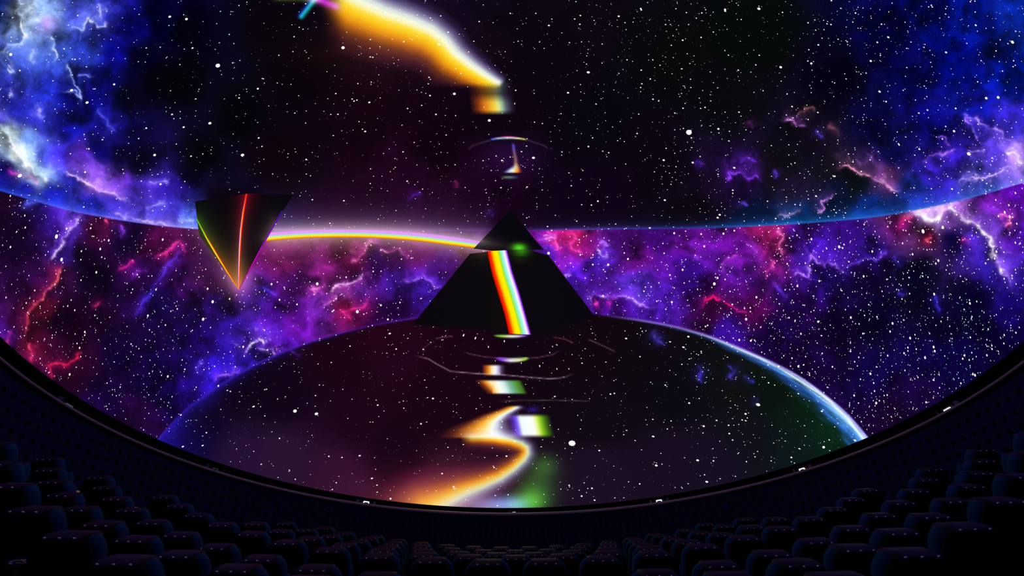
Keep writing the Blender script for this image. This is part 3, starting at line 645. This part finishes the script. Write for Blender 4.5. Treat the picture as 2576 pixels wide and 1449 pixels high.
# ------------------------------------------------------------------ stars (nobody could count them: one mesh)
def inside_poly(px, py, poly):
    r = np.zeros(px.shape, bool); p = np.array(poly); j = len(p)-1
    for i in range(len(p)):
        c = ((p[i,1] > py) != (p[j,1] > py))&(px < (p[j,0]-p[i,0])*(py-p[i,1])/(p[j,1]-p[i,1]+1e-9)+p[i,0]); r ^= c; j = i
    return r
def stars():
    N = 56000
    x = nrng.uniform(-80, 2660, N); y = nrng.uniform(-80, 1330, N)
    up = y < up_limb(x); lo = (y > low_limb(x))&(y > 700); md = ~up & ~lo
    clump = fbm(x/120, y/120, 3, 55)
    dens = np.where(up, np.interp(x, [0,300,500,900,1300,1700,2200,2576], [.17,.17,.14,.15,.18,.27,.27,.22]), 0)
    dens = np.where(md, np.interp(x, [0,300,800,1400,1900,2300,2576], [.32,.32,.30,.38,.5,.45,.36]), dens)
    dens = np.where(md&(x > 1650)&(y > 780), .62, dens)
    dens = np.where(lo, np.interp(x, [400,1000,1500,2100], [.18,.17,.19,.24]), dens)
    keep = nrng.random(N) < dens*np.clip(.35+1.3*clump, 0, 1.2)
    keep &= ~(inside_poly(x, y, BLK)|inside_poly(x, y, [(1283,526),(1188,627),(1370,630)])|inside_poly(x, y, HP))
    keep &= ~((x > 655)&(x < 1290)&(y > trail_top(x)-1)&(y < trail_bot(x)+1))
    x, y, up, md, lo = x[keep], y[keep], up[keep], md[keep], lo[keep]
    n = len(x); q = nrng.random(n)
    rad = np.clip(np.exp(nrng.normal(math.log(.82), .52, n)), .4, 3.2)*np.interp(x, [0,1200,2576], [.88,.76,.95])
    br = np.clip(.08+.9*(rad-.28)/.62+.35*(nrng.random(n)-.5), .14, 1)
    big = np.array([(548,165,5.5),(1439,1115,8),(1733,333,7),(2437,387,4.6),(1909,22,3.6),(2547,106,4),(2511,245,3.6),(2481,247,3.4),(863,120,4.2),(1480,182,3.4),(1143,236,3.4),(798,714,3.6),(899,784,4),(1380,637,3.6),(1530,666,3),(1231,303,3.6),(1342,397,3.4),(2322,582,4.6),(2372,572,3.6),(2111,621,3.4),(1797,714,3.8),(1907,1018,4.6),(50,442,5),(27,137,4),(142,595,4.6),(155,653,4),(535,759,3.6),(511,803,3.6),(610,390,4),(528,310,3.6),(1104,112,3),(796,1041,4),(742,1034,4.5),(1877,803,3.2),(2153,1162,3),(2072,1125,3.4),(1778,1212,3),(1651,1171,3),(1755,1158,3),(219,258,3.6),(1964,169,3.2),(2540,545,3),(2350,740,3),(389,390,3.4),(469,48,3.4),(427,42,3.2),(180,227,3.4),(2400,330,3)], float)
    x = np.r_[x, big[:,0]]; y = np.r_[y, big[:,1]]; rad = np.r_[rad, big[:,2]]; br = np.r_[br, np.ones(len(big))]
    lo = (y > low_limb(x))&(y > 700); up = y < up_limb(x); n = len(x)
    # on the round planets the mirrored stars are drawn out along the horizon, at the screen's sides up its curve
    ang = np.where(lo, np.interp(x, [400,1000,1300,1600,2180], [-.42,-.2,0,.2,.42]), np.where(up, np.interp(x, [0,700,1300,1900,2576], [-.45,-.25,0,.3,.75]), np.interp(x, [0,600,1300,1900,2576], [1.85,1.75,1.57,1.45,1.25])))
    el = np.where(lo, 1.1+1.2*nrng.random(n)**2, np.where(up, 1.1+.5*nrng.random(n), np.interp(np.abs(x-1290), [0,500,1290], [1.05,1.15,1.75])))
    near = lo&(np.abs(x-1290) < 160)&(y < 945); ang = np.where(near, 1.57+(x-1290)/-300, ang); el = np.where(near, 2.2, el)
    K = 8; a = np.arange(K)/K*2*np.pi
    ux = np.cos(a)[None]*(rad*np.sqrt(el))[:,None]; uy = np.sin(a)[None]*(rad/np.sqrt(el))[:,None]
    c, s = np.cos(ang)[:,None], np.sin(ang)[:,None]
    X = x[:,None]+ux*c-uy*s; Y = y[:,None]+ux*s+uy*c
    X = np.concatenate([x[:,None], X], 1); Y = np.concatenate([y[:,None], Y], 1)
    V = master_to_dome(X.ravel(), Y.ravel(), .022)
    ok = ((V-DC)@np.array([0., st, ct])) > .21
    b0 = np.arange(n)*(K+1); j = np.arange(K)
    T = np.stack([np.broadcast_to(b0[:,None], (n,K)), b0[:,None]+1+j, b0[:,None]+1+(j+1) % K], -1).reshape(-1,3)
    T = T[ok[T].all(1)]
    bgc = linear(film(x, y)).T
    tint = np.stack([1+0*x, .97+.03*nrng.random(n), .9+.1*nrng.random(n)], -1)
    core = np.clip(bgc+tint*(br**2.0)[:,None]*1.1, 0, 1.15); rimc = bgc*.25+core*.75
    cl = np.concatenate([core[:,None], np.repeat(rimc[:,None], K, 1)], 1).reshape(-1,3)
    on_dome('stars', V, T, cl, kind='stuff')
stars()

# ================================================================== RIM, SLOT AND WALL BELOW THE DOME
M_black = mat('matt_black_paint', (.004,.004,.006), .95, spec=.1)
M_rail = mat('grey_painted_steel', (.62,.52,.56), .5, var=.08, nscale=14)
M_panel = mat('navy_acoustic_panel', (.025,.030,.13), .85, var=.12, nscale=20, bump=.1, spec=.15)
M_plinth = mat('black_carpet_wall', (.006,.006,.010), .95, var=.3, nscale=60, spec=.1)
M_strip = mat('brushed_aluminium_strip', (.85,.72,.62), .35, 1.0, var=.06, nscale=40)
TH = np.radians(np.arange(-132, 132.01, 2.0))
def W(*a): return Vector(tuple(float(q) for q in dome_world(*a)))
def ring_struct(name, prof, m, kind='structure', thetas=TH, parent=None, smooth=True):
    rings = [[W(r*math.sin(t), r*math.cos(t), z) for r, z in prof] for t in thetas]
    o = link(name, bm_mesh(name, sweep(rings)), m, parent, smooth)
    if kind: o['kind'] = kind
    return o
# black recess behind the rail: floor, back and soffit up to the screen's lower edge
ring_struct('trim_1', [(R-.01,-.05),(R+.62,-.05),(R+.62,.50),(R+.60,.50),(R+.60,-.03),(R-.01,-.03)], M_black, smooth=False)
ring_struct('trim_2', [(RS-.003,.205),(RS+.01,.20),(R+.62,.26),(R+.62,.30),(RS+.04,.235)], M_black, smooth=False)
rings = []
for t in TH:
    rr = .014+.036*math.cos(t/2)**4
    rings.append([W((R+rr*math.cos(a))*math.sin(t), (R+rr*math.cos(a))*math.cos(t), .004+rr*math.sin(a)) for a in np.arange(10)/10*2*math.pi])
rail = link('rim_rail', bm_mesh('rim_rail', sweep(rings)), M_rail, None, True)
tag(rail, 'long grey curved rail running under the lit dome', 'rail')

# the wall: a black plinth ring, perforated navy panels above a thin metal strip
def vert_ring(name, r0, r1, d0, d1, m, thetas=TH, kind='structure', parent=None):
    rings = []
    for t in thetas:
        a = W(r0*math.sin(t), r0*math.cos(t), 0); b = W(r1*math.sin(t), r1*math.cos(t), 0)
        rings.append([a-Vector((0,0,d0)), b-Vector((0,0,d0)), b-Vector((0,0,d1)), a-Vector((0,0,d1))])
    o = link(name, bm_mesh(name, sweep(rings)), m, parent)
    if kind: o['kind'] = kind
    return o
wall = vert_ring('wall_front', R+.09, R+.16, .05, 4.6, M_plinth)
vert_ring('trim_3', R-.015, R+.09, .985, 1.012, M_strip)
NP = 36; OFF = math.radians(1.0)
ROWS_D = (.06, .245, .43, .615, .80)
def panel_mesh(t0, t1):
    """a perforated board: grid of cells, each with a round hole cut through"""
    bm = bmesh.new(); nx = 6; ncell = 5; d_edges = [.005, .1525, .3375, .5225, .7075, .955]
    g = .003
    def pt(u, d, r):
        t = t0+(t1-t0)*u; p = W(r*math.sin(t), r*math.cos(t), 0); return Vector((p.x, p.y, p.z-d))
    rf, rb = R+.02, R+.065
    us = [g+(1-2*g)*i/nx for i in range(nx+1)]
    grid = {}
    def V(i, k, back=False):
        key = (i, k, back)
        if key not in grid: grid[key] = bm.verts.new(pt(us[i], d_edges[k], rb if back else rf))
        return grid[key]
    hr = .048
    for i in range(nx):
        for k in range(ncell):
            cu = (us[i]+us[i+1])/2; cd_ = ROWS_D[k]; wu = hr/(R*(t1-t0))
            sq = [V(i,k), V(i+1,k), V(i+1,k+1), V(i,k+1)]
            if k == 0: bm.faces.new(sq); continue
            hole = [bm.verts.new(pt(cu+wu*math.cos(a), cd_+hr*math.sin(a), rf)) for a in [math.radians(-135+45*q) for q in range(8)]]
            inn = [bm.verts.new(pt(cu+wu*math.cos(a), cd_+hr*math.sin(a), rb)) for a in [math.radians(-135+45*q) for q in range(8)]]
            for c in range(4):
                bm.faces.new((sq[c], hole[2*c+1], hole[2*c])); bm.faces.new((sq[c], sq[(c+1)%4], hole[2*c+1]))
                bm.faces.new((sq[(c+1)%4], hole[(2*c+2)%8], hole[2*c+1]))
            for q in range(8): bm.faces.new((hole[q], hole[(q+1)%8], inn[(q+1)%8], inn[q]))
    for i in range(nx):
        for k in (0, ncell): bm.faces.new((V(i,k), V(i+1,k), V(i+1,k,True), V(i,k,True)))
    for k in range(ncell):
        for i in (0, nx): bm.faces.new((V(i,k), V(i,k+1), V(i,k+1,True), V(i,k,True)))
    return bm_mesh('panel', bm)
for i in range(-12, 13):
    a = OFF+(i-.5)*2*math.pi/NP
    link('panel', panel_mesh(a, a+2*math.pi/NP), M_panel, wall)

# ================================================================== TIERED FLOOR AND SEATS
#  row: distance ahead of the lens, height of the seat tops (middle, rise towards the sides), first and last seat
ROWS = {1:(2.35,-.93,.0290), 2:(3.05,-1.08,.0158), 3:(3.75,-1.262,.0140), 4:(4.6,-1.395,.0117), 5:(5.6,-1.658,.0106), 6:(6.8,-1.985,.0101), 7:(8.0,-2.298,.0101), 8:(9.2,-2.589,.0060)}
CURV = .06
SEAT_H = .98
def row_y(k, x): return ROWS[k][0]+CURV*x*x
def row_z(k, x): return EYE.z+ROWS[k][1]+ROWS[k][2]*x*x
M_floor = mat('black_carpet', (.006,.006,.010), .98, var=.35, nscale=80, spec=.1)
def clampwall(x, y):
    cx, cy = CEN[0], CEN[1]*ct+CEN[2]*st; rx, ry = R+.12, (R+.12)*ct
    q = math.hypot((x-cx)/rx, (y-cy)/ry)
    if q > 1 and y > cy-5.6: return cx+(x-cx)/q, cy+(y-cy)/q
    return x, y
def build_floor():
    bm = bmesh.new(); xs = np.linspace(-7.4, 7.4, 61)
    prev_front = None
    for k in range(1, 9):
        b = []; f = []; f2 = []
        for x in xs:
            back = (row_y(k, x)-.40) if k > 1 else -1.6
            front = (row_y(k+1, x)-.40) if k < 8 else 15.0
            z = row_z(k, x)-SEAT_H
            if k == 8: front = row_y(8, x)+.45
            q0 = clampwall(x, back); q1 = clampwall(x, front)
            b.append(bm.verts.new((*q0, z))); f.append(bm.verts.new((*q1, z if k < 8 else z-.0)))
        for i in range(len(xs)-1):
            bm.faces.new((b[i], b[i+1], f[i+1], f[i]))
            if prev_front: bm.faces.new((prev_front[i], prev_front[i+1], b[i+1], b[i]))
        prev_front = f
    b = []; f = []
    for x in xs:
        q0 = clampwall(x, row_y(8, x)+.45); q1 = clampwall(x, 15.0)
        b.append(bm.verts.new((*q0, .0+.004*x*x))); f.append(bm.verts.new((*q1, .0+.004*x*x)))
    for i in range(len(xs)-1):
        bm.faces.new((b[i], b[i+1], f[i+1], f[i])); bm.faces.new((prev_front[i], prev_front[i+1], b[i+1], b[i]))
    o = link('floor', bm_mesh('floor', bm), M_floor); o['kind'] = 'structure'
build_floor()

M_shell = mat('black_moulded_shell', (.006,.006,.009), .6, var=.2, nscale=25, spec=.2)
M_cush = mat('teal_upholstery', (.010,.145,.25), .85, var=.18, nscale=90, bump=.15, spec=.2)
M_cover = mat('dark_leather_cover', (.042,.030,.048), .55, var=.2, nscale=120, bump=.2, spec=.3)
M_stud = mat('bright_metal_stud', (.95,.93,.98), .25, 1.0, var=.03)
M_leg = mat('black_steel', (.01,.01,.012), .5, .6, var=.1)
HW, TOPR = .235, .11                              # half width, radius of the shoulders
LEAN = .16
def outline(hw, z0, z1, r, n=7):
    p = [(hw*.94, z0)]
    for i in range(n): a = i/(n-1)*math.pi/2; p.append((hw-r+r*math.cos(a), z1-r+r*math.sin(a)+.0))
    # a slightly arched top
    q = [(x, z+.018*(1-(x/hw)**2)) if z > z1-.3 else (x, z) for x, z in p]
    return q+[(-x, z) for x, z in reversed(q)]
def slab(name, hw, z0, z1, r, y0, y1, bev, ybulge=0.0):
    o = outline(hw, z0, z1, r); rings = []
    for y, s in ((y0, bev), (y0+bev*.9, 0), (y1-bev*.9, 0), (y1, bev)):
        rings.append([(x*(1-s/hw), y-LEAN*(max(z,z0)-.4)-0, z-s*(z-z0)/(z1-z0)) for x, z in o])
    return bm_mesh(name, sweep(rings))
ME = {}
ME['back_shell'] = slab('back_shell', HW-.006, .30, SEAT_H-.030, TOPR, -.068, -.034, .010)
ME['back_cushion'] = slab('back_cushion', HW, .40, SEAT_H-.022, TOPR, -.036, .052, .022)
def cover_mesh():
    o = [p for p in outline(HW, .40, SEAT_H-.022, TOPR, 9)]
    top = [p for p in o if abs(p[0]) < .20 and p[1] > .7]
    # resample between -.2 and .2
    xs_ = np.linspace(.15, -.15, 9); tx = np.array([p[0] for p in top])[::-1]; tz = np.array([p[1] for p in top])[::-1]
    rings = []
    for x in xs_:
        z = float(np.interp(x, tx, tz))
        def L(y, zz): return (x, y-LEAN*(zz-.4), zz)
        outer = [L(.062, z-.13), L(.062, z-.02), L(.046, z+.007), L(-.030, z+.008), L(-.066, z-.008), L(-.080, z-.022), L(-.080, z-.060)]
        inner = [L(-.073, z-.060), L(-.055, z-.03), L(.036, z-.025), L(.054, z-.13)]
        rings.append(outer+inner)
    return bm_mesh('headrest_cover', sweep(rings)), [float(np.interp(x, tx, tz)) for x in (-.105, 0, .105)]
ME['headrest_cover'], STZ = cover_mesh()
def stud_mesh():
    bm = bmesh.new(); bmesh.ops.create_icosphere(bm, subdivisions=2, radius=.0115); return bm_mesh('stud', bm)
ME['stud'] = stud_mesh()
def pan_mesh():                                    # tip-up seat, folded against the back
    bm = bmesh.new(); rings = []
    o = [(-.205,.36),(-.205,.72),(-.165,.78),(.165,.78),(.205,.72),(.205,.36)]
    for y, s in ((.085,.02),(.10,0),(.135,0),(.155,.03)):
        rings.append([(x*(1-s/.24), y-LEAN*.5*(z-.4), z-s*(z-.55)/.25*.5) for x, z in o])
    bm.free(); return bm_mesh('seat_pan', sweep(rings))
ME['seat_pan'] = pan_mesh()
def arm_mesh(s):
    bm = bmesh.new()
    bm_box(bm, s*.252-.014, s*.252+.014, -.05, .17, .585, .615)
    bm_box(bm, s*.252-.010, s*.252+.010, -.03, .02, .02, .585)
    return bm_mesh('armrest', bm)
ME['armrest_l'] = arm_mesh(-1); ME['armrest_r'] = arm_mesh(1)
def ped_mesh():
    bm = bmesh.new(); bm_box(bm, -.23, .23, -.03, .03, .26, .34)
    for s in (-1, 1): bm_box(bm, s*.22-.02, s*.22+.02, -.03, .03, 0, .30)
    bm_box(bm, -.25, .25, -.06, .08, 0, .02)
    return bm_mesh('pedestal', bm)
ME['pedestal'] = ped_mesh()
for k in ('back_cushion', 'headrest_cover', 'stud', 'seat_pan', 'back_shell'):
    me = ME[k]; me.polygons.foreach_set('use_smooth', [True]*len(me.polygons))
for k, m in (('back_shell',M_shell),('back_cushion',M_cush),('headrest_cover',M_cover),('stud',M_stud),('seat_pan',M_cush),('armrest_l',M_shell),('armrest_r',M_shell),('pedestal',M_leg)): ME[k].materials.append(m)
ORD = ['','first','second','third','fourth','fifth','sixth','seventh','eighth','ninth','tenth','eleventh','twelfth','thirteenth']
def make_seat():
    t = empty('theatre_seat', (0,0,0))
    def part(name, me, loc=(0,0,0)):
        o = bpy.data.objects.new(name, me); COL.objects.link(o); o.parent = t; o.location = loc; return o
    part('back_shell', ME['back_shell']); part('back_cushion', ME['back_cushion']); cv = part('headrest_cover', ME['headrest_cover'])
    for x, z in zip((-.105, 0, .105), STZ):
        s = bpy.data.objects.new('stud', ME['stud']); COL.objects.link(s); s.parent = cv
        zz = z-.014; s.location = (x, -.074-LEAN*(zz-.4), zz)
    part('seat_pan', ME['seat_pan']); part('armrest', ME['armrest_l']); part('armrest', ME['armrest_r']); part('pedestal', ME['pedestal'])
    return t
def copy_tree(o, parent=None):
    c = o.copy(); COL.objects.link(c)
    if parent: c.parent = parent
    for ch in o.children: copy_tree(ch, c)
    return c
ROWNAME = {8:'front row by the wall',7:'second row from the wall',6:'third row from the wall',5:'fourth row from the wall',4:'fifth row from the wall',3:'third row from the camera',2:'second row from the camera',1:'nearest row'}
#  seats in view per row: (pitch, offset of the first seat from the middle, first index, last index)
SEATS = {8:(.60,.30,0,5),7:(.60,.0,0,7),6:(.60,.30,0,7),5:(.60,.0,0,7),4:(.60,.30,0,9),3:(.60,.0,2,11),2:(.60,.30,2,11),1:(.60,.0,3,9)}
def along(k, s):
    """x at arc length s from the middle of row k"""
    x = 0.; n = 200
    for i in range(n): x += s/n/math.sqrt(1+(2*CURV*x)**2)
    return x
proto = None
seat_list = []
for k in range(8, 0, -1):
    pitch, off, i0, i1 = SEATS[k]
    for side in (-1, 1):
        num = 0
        for i in range(i0, i1+1):
            s = off+i*pitch
            if s == 0 and side == 1: continue
            num += 1
            x = side*along(k, s); seat_list.append((k, side, i, num, x))
MID = .02
for k, side, i, num, x in seat_list:
    o = make_seat() if proto is None else copy_tree(proto)
    if proto is None: proto = o
    X = x+MID
    o.location = (X, row_y(k, x), row_z(k, x)-SEAT_H)
    o.rotation_euler = (0, 0, math.atan(2*CURV*x)*.22)
    centre = (SEATS[k][1] == 0)
    if k >= 4:
        if centre and i == 0: lab = 'dark studded theatre seat in the middle of the '+ROWNAME[k]
        else: lab = 'dark studded theatre seat, %s %s of the middle, %s' % (ORD[i if centre else i+1], 'left' if side < 0 else 'right', ROWNAME[k])
    else:
        last = SEATS[k][3]; fromend = last-i+1
        lab = 'dark studded theatre seat, %s from the %s end of the %s' % (ORD[fromend], 'left' if side < 0 else 'right', ROWNAME[k])
    tag(o, lab, 'seat', 'theatre seats in curved rows')

# ================================================================== PROJECTORS IN THE SLOT
M_house = mat('dark_projector_housing', (.03,.03,.036), .5, var=.1)
M_wing = mat('grey_sheet_metal', (.30,.32,.38), .4, .5, var=.12, nscale=18)
def theta_of(px, py):
    v = np.array([(px-FW/2), (FH/2-py)])[:,None]
    d = (v[0,0]*AX[0]+v[1,0]*AX[1]+FOCAL*AX[2])
    # into the dome frame
    dx = d[0]; dy = d[1]*ct-d[2]*st; n = math.hypot(dx, dy); ux, uy = dx/n, dy/n
    cx, cy = CEN[0], CEN[1]; b = ux*cx+uy*cy; s = b+math.sqrt(b*b-(cx*cx+cy*cy-(R+.2)**2))
    return math.atan2(s*ux-cx, s*uy-cy)
def ring_frame(name, w, h, tw, y, m, parent, skew=0.0):
    bm = bmesh.new()
    o = [(-w/2,-h/2),(w/2,-h/2),(w/2-skew,h/2),(-w/2+skew,h/2)]
    i = [(x*(1-2*tw/w), z*(1-2*tw/h)) for x, z in o]
    rings = [[(a[0],y-.01,a[1]),(b[0],y-.01,b[1]),(b[0],y+.01,b[1]),(a[0],y+.01,a[1])] for a, b in zip(o, i)]
    return link(name, bm_mesh(name, sweep(rings, True, True)), m, parent)
PROJ = [(922,1262,2.6,(.62,.78,1.0),1.0,'projector with brightly lit lens frame in the slot, left of the middle'),
        (1657,1257,2.4,(.62,.76,1.0),1.0,'projector with brightly lit lens frame in the slot, right of the middle'),
        (1293,1284,.5,(.95,.95,1.0),.62,'small dim projector in the slot straight ahead in the middle'),
        (2014,1174,1.6,(1.0,.98,.86),.8,'projector with warm white lens in the slot, at the planet right of middle'),
        (2373,1018,.9,(.95,.9,.95),.8,'projector in the slot near the far right edge'),
        (176,1017,.10,(.6,.6,.95),.8,'faintly lit projector in the slot near the far left edge'),
        (545,1174,.03,(.8,.5,.6),.8,'unlit dark projector in the slot between the left edge and middle')]
for px, py, e, c, sc, lab in PROJ:
    th_ = theta_of(px, py); p = W((R+.20)*math.sin(th_), (R+.20)*math.cos(th_), -.028)
    o = empty('projector', p); tag(o, lab, 'projector', 'projectors around the rim')
    ex = Vector(W((R+.2)*math.sin(th_)+math.cos(th_), (R+.2)*math.cos(th_)-math.sin(th_), -.028))-p
    ez = Vector((0, st, ct)); ey = ez.cross(ex)
    o.matrix_world = Matrix(((ex.x,ey.x,ez.x,p.x),(ex.y,ey.y,ez.y,p.y),(ex.z,ey.z,ez.z,p.z),(0,0,0,1)))
    bm = bmesh.new(); bm_box(bm, -.15*sc, .15*sc, .02, .34, 0, .185); bm_box(bm, -.11*sc, .11*sc, .34, .37, .02, .16)
    link('housing', bm_mesh('housing', bm), M_house, o)
    gm = glow_mat('lens_glow', c, e)
    fr = ring_frame('lens_frame', .19*sc, .135*sc, .024*sc, 0, gm, o, .012*sc); fr.location = (0, 0, .095)
    bm = bmesh.new(); bm_box(bm, -.072*sc, .072*sc, -.004, .02, -.048*sc, .048*sc); ln = link('lens', bm_mesh('lens', bm), mat('lens_glass', (.02,.05,.10), .1, var=.05), o); ln.location = (0, 0, .095)
    if e > .2:
        bm = bmesh.new(); v = [bm.verts.new(q) for q in ((-.075*sc,-.006,-.055*sc),(.0,-.006,-.055*sc),(-.075*sc,-.006,.02*sc),(-.075*sc,-.012,-.055*sc),(.0,-.012,-.055*sc),(-.075*sc,-.012,.02*sc))]
        for f in ((0,1,2),(3,5,4),(0,3,4,1),(1,4,5,2),(2,5,3,0)): bm.faces.new([v[i] for i in f])
        g = link('lit_corner', bm_mesh('lit_corner', bm), gm, o); g.location = (0, 0, .095)
    for s in (-1, 1):
        bm = bmesh.new(); bm_box(bm, -.045*sc, .045*sc, -.006, .006, .01, .19)
        wg = link('side_plate', bm_mesh('side_plate', bm), M_wing, o); wg.location = (s*.27*sc, .0, 0); wg.rotation_euler = (0, 0, s*.5)
th_ = theta_of(33, 906)
p = W((R+.12)*math.sin(th_), (R+.12)*math.cos(th_), -.03)
bm = bmesh.new(); bmesh.ops.create_cone(bm, cap_ends=True, segments=12, radius1=.035, radius2=.022, depth=.05, matrix=Matrix.Translation((0,0,.025)))
o = link('indicator_light', bm_mesh('indicator_light', bm), glow_mat('red_indicator', (1,.02,.01), .05), None); o.location = p
tag(o, 'tiny dull red indicator light in the slot at the far left', 'light')

# a short black post by the nearest seats; its glossy cap mirrors the film
v = cam_dir((35-FW/2)/FOCAL, (FH/2-1420)/FOCAL)*2.02; p = EYE+v
fz = row_z(1, p.x)-SEAT_H
hp = empty('handrail_post', (p.x, p.y, fz)); tag(hp, 'black post whose glossy rounded cap mirrors colours, at the lower left corner', 'post')
bm = bmesh.new(); bmesh.ops.create_cone(bm, cap_ends=True, segments=16, radius1=.028, radius2=.026, depth=p.z-fz, matrix=Matrix.Translation((0,0,(p.z-fz)/2)))
link('shaft', bm_mesh('shaft', bm), M_leg, hp, True)
bm = bmesh.new(); bmesh.ops.create_uvsphere(bm, u_segments=24, v_segments=12, radius=.05, matrix=Matrix.Translation((0,0,p.z-fz))@Matrix.Diagonal((1,1,.5,1)))
link('cap', bm_mesh('cap', bm), mat('polished_black_cap', (.02,.02,.02), .06, var=.05, spec=1.0), hp, True)
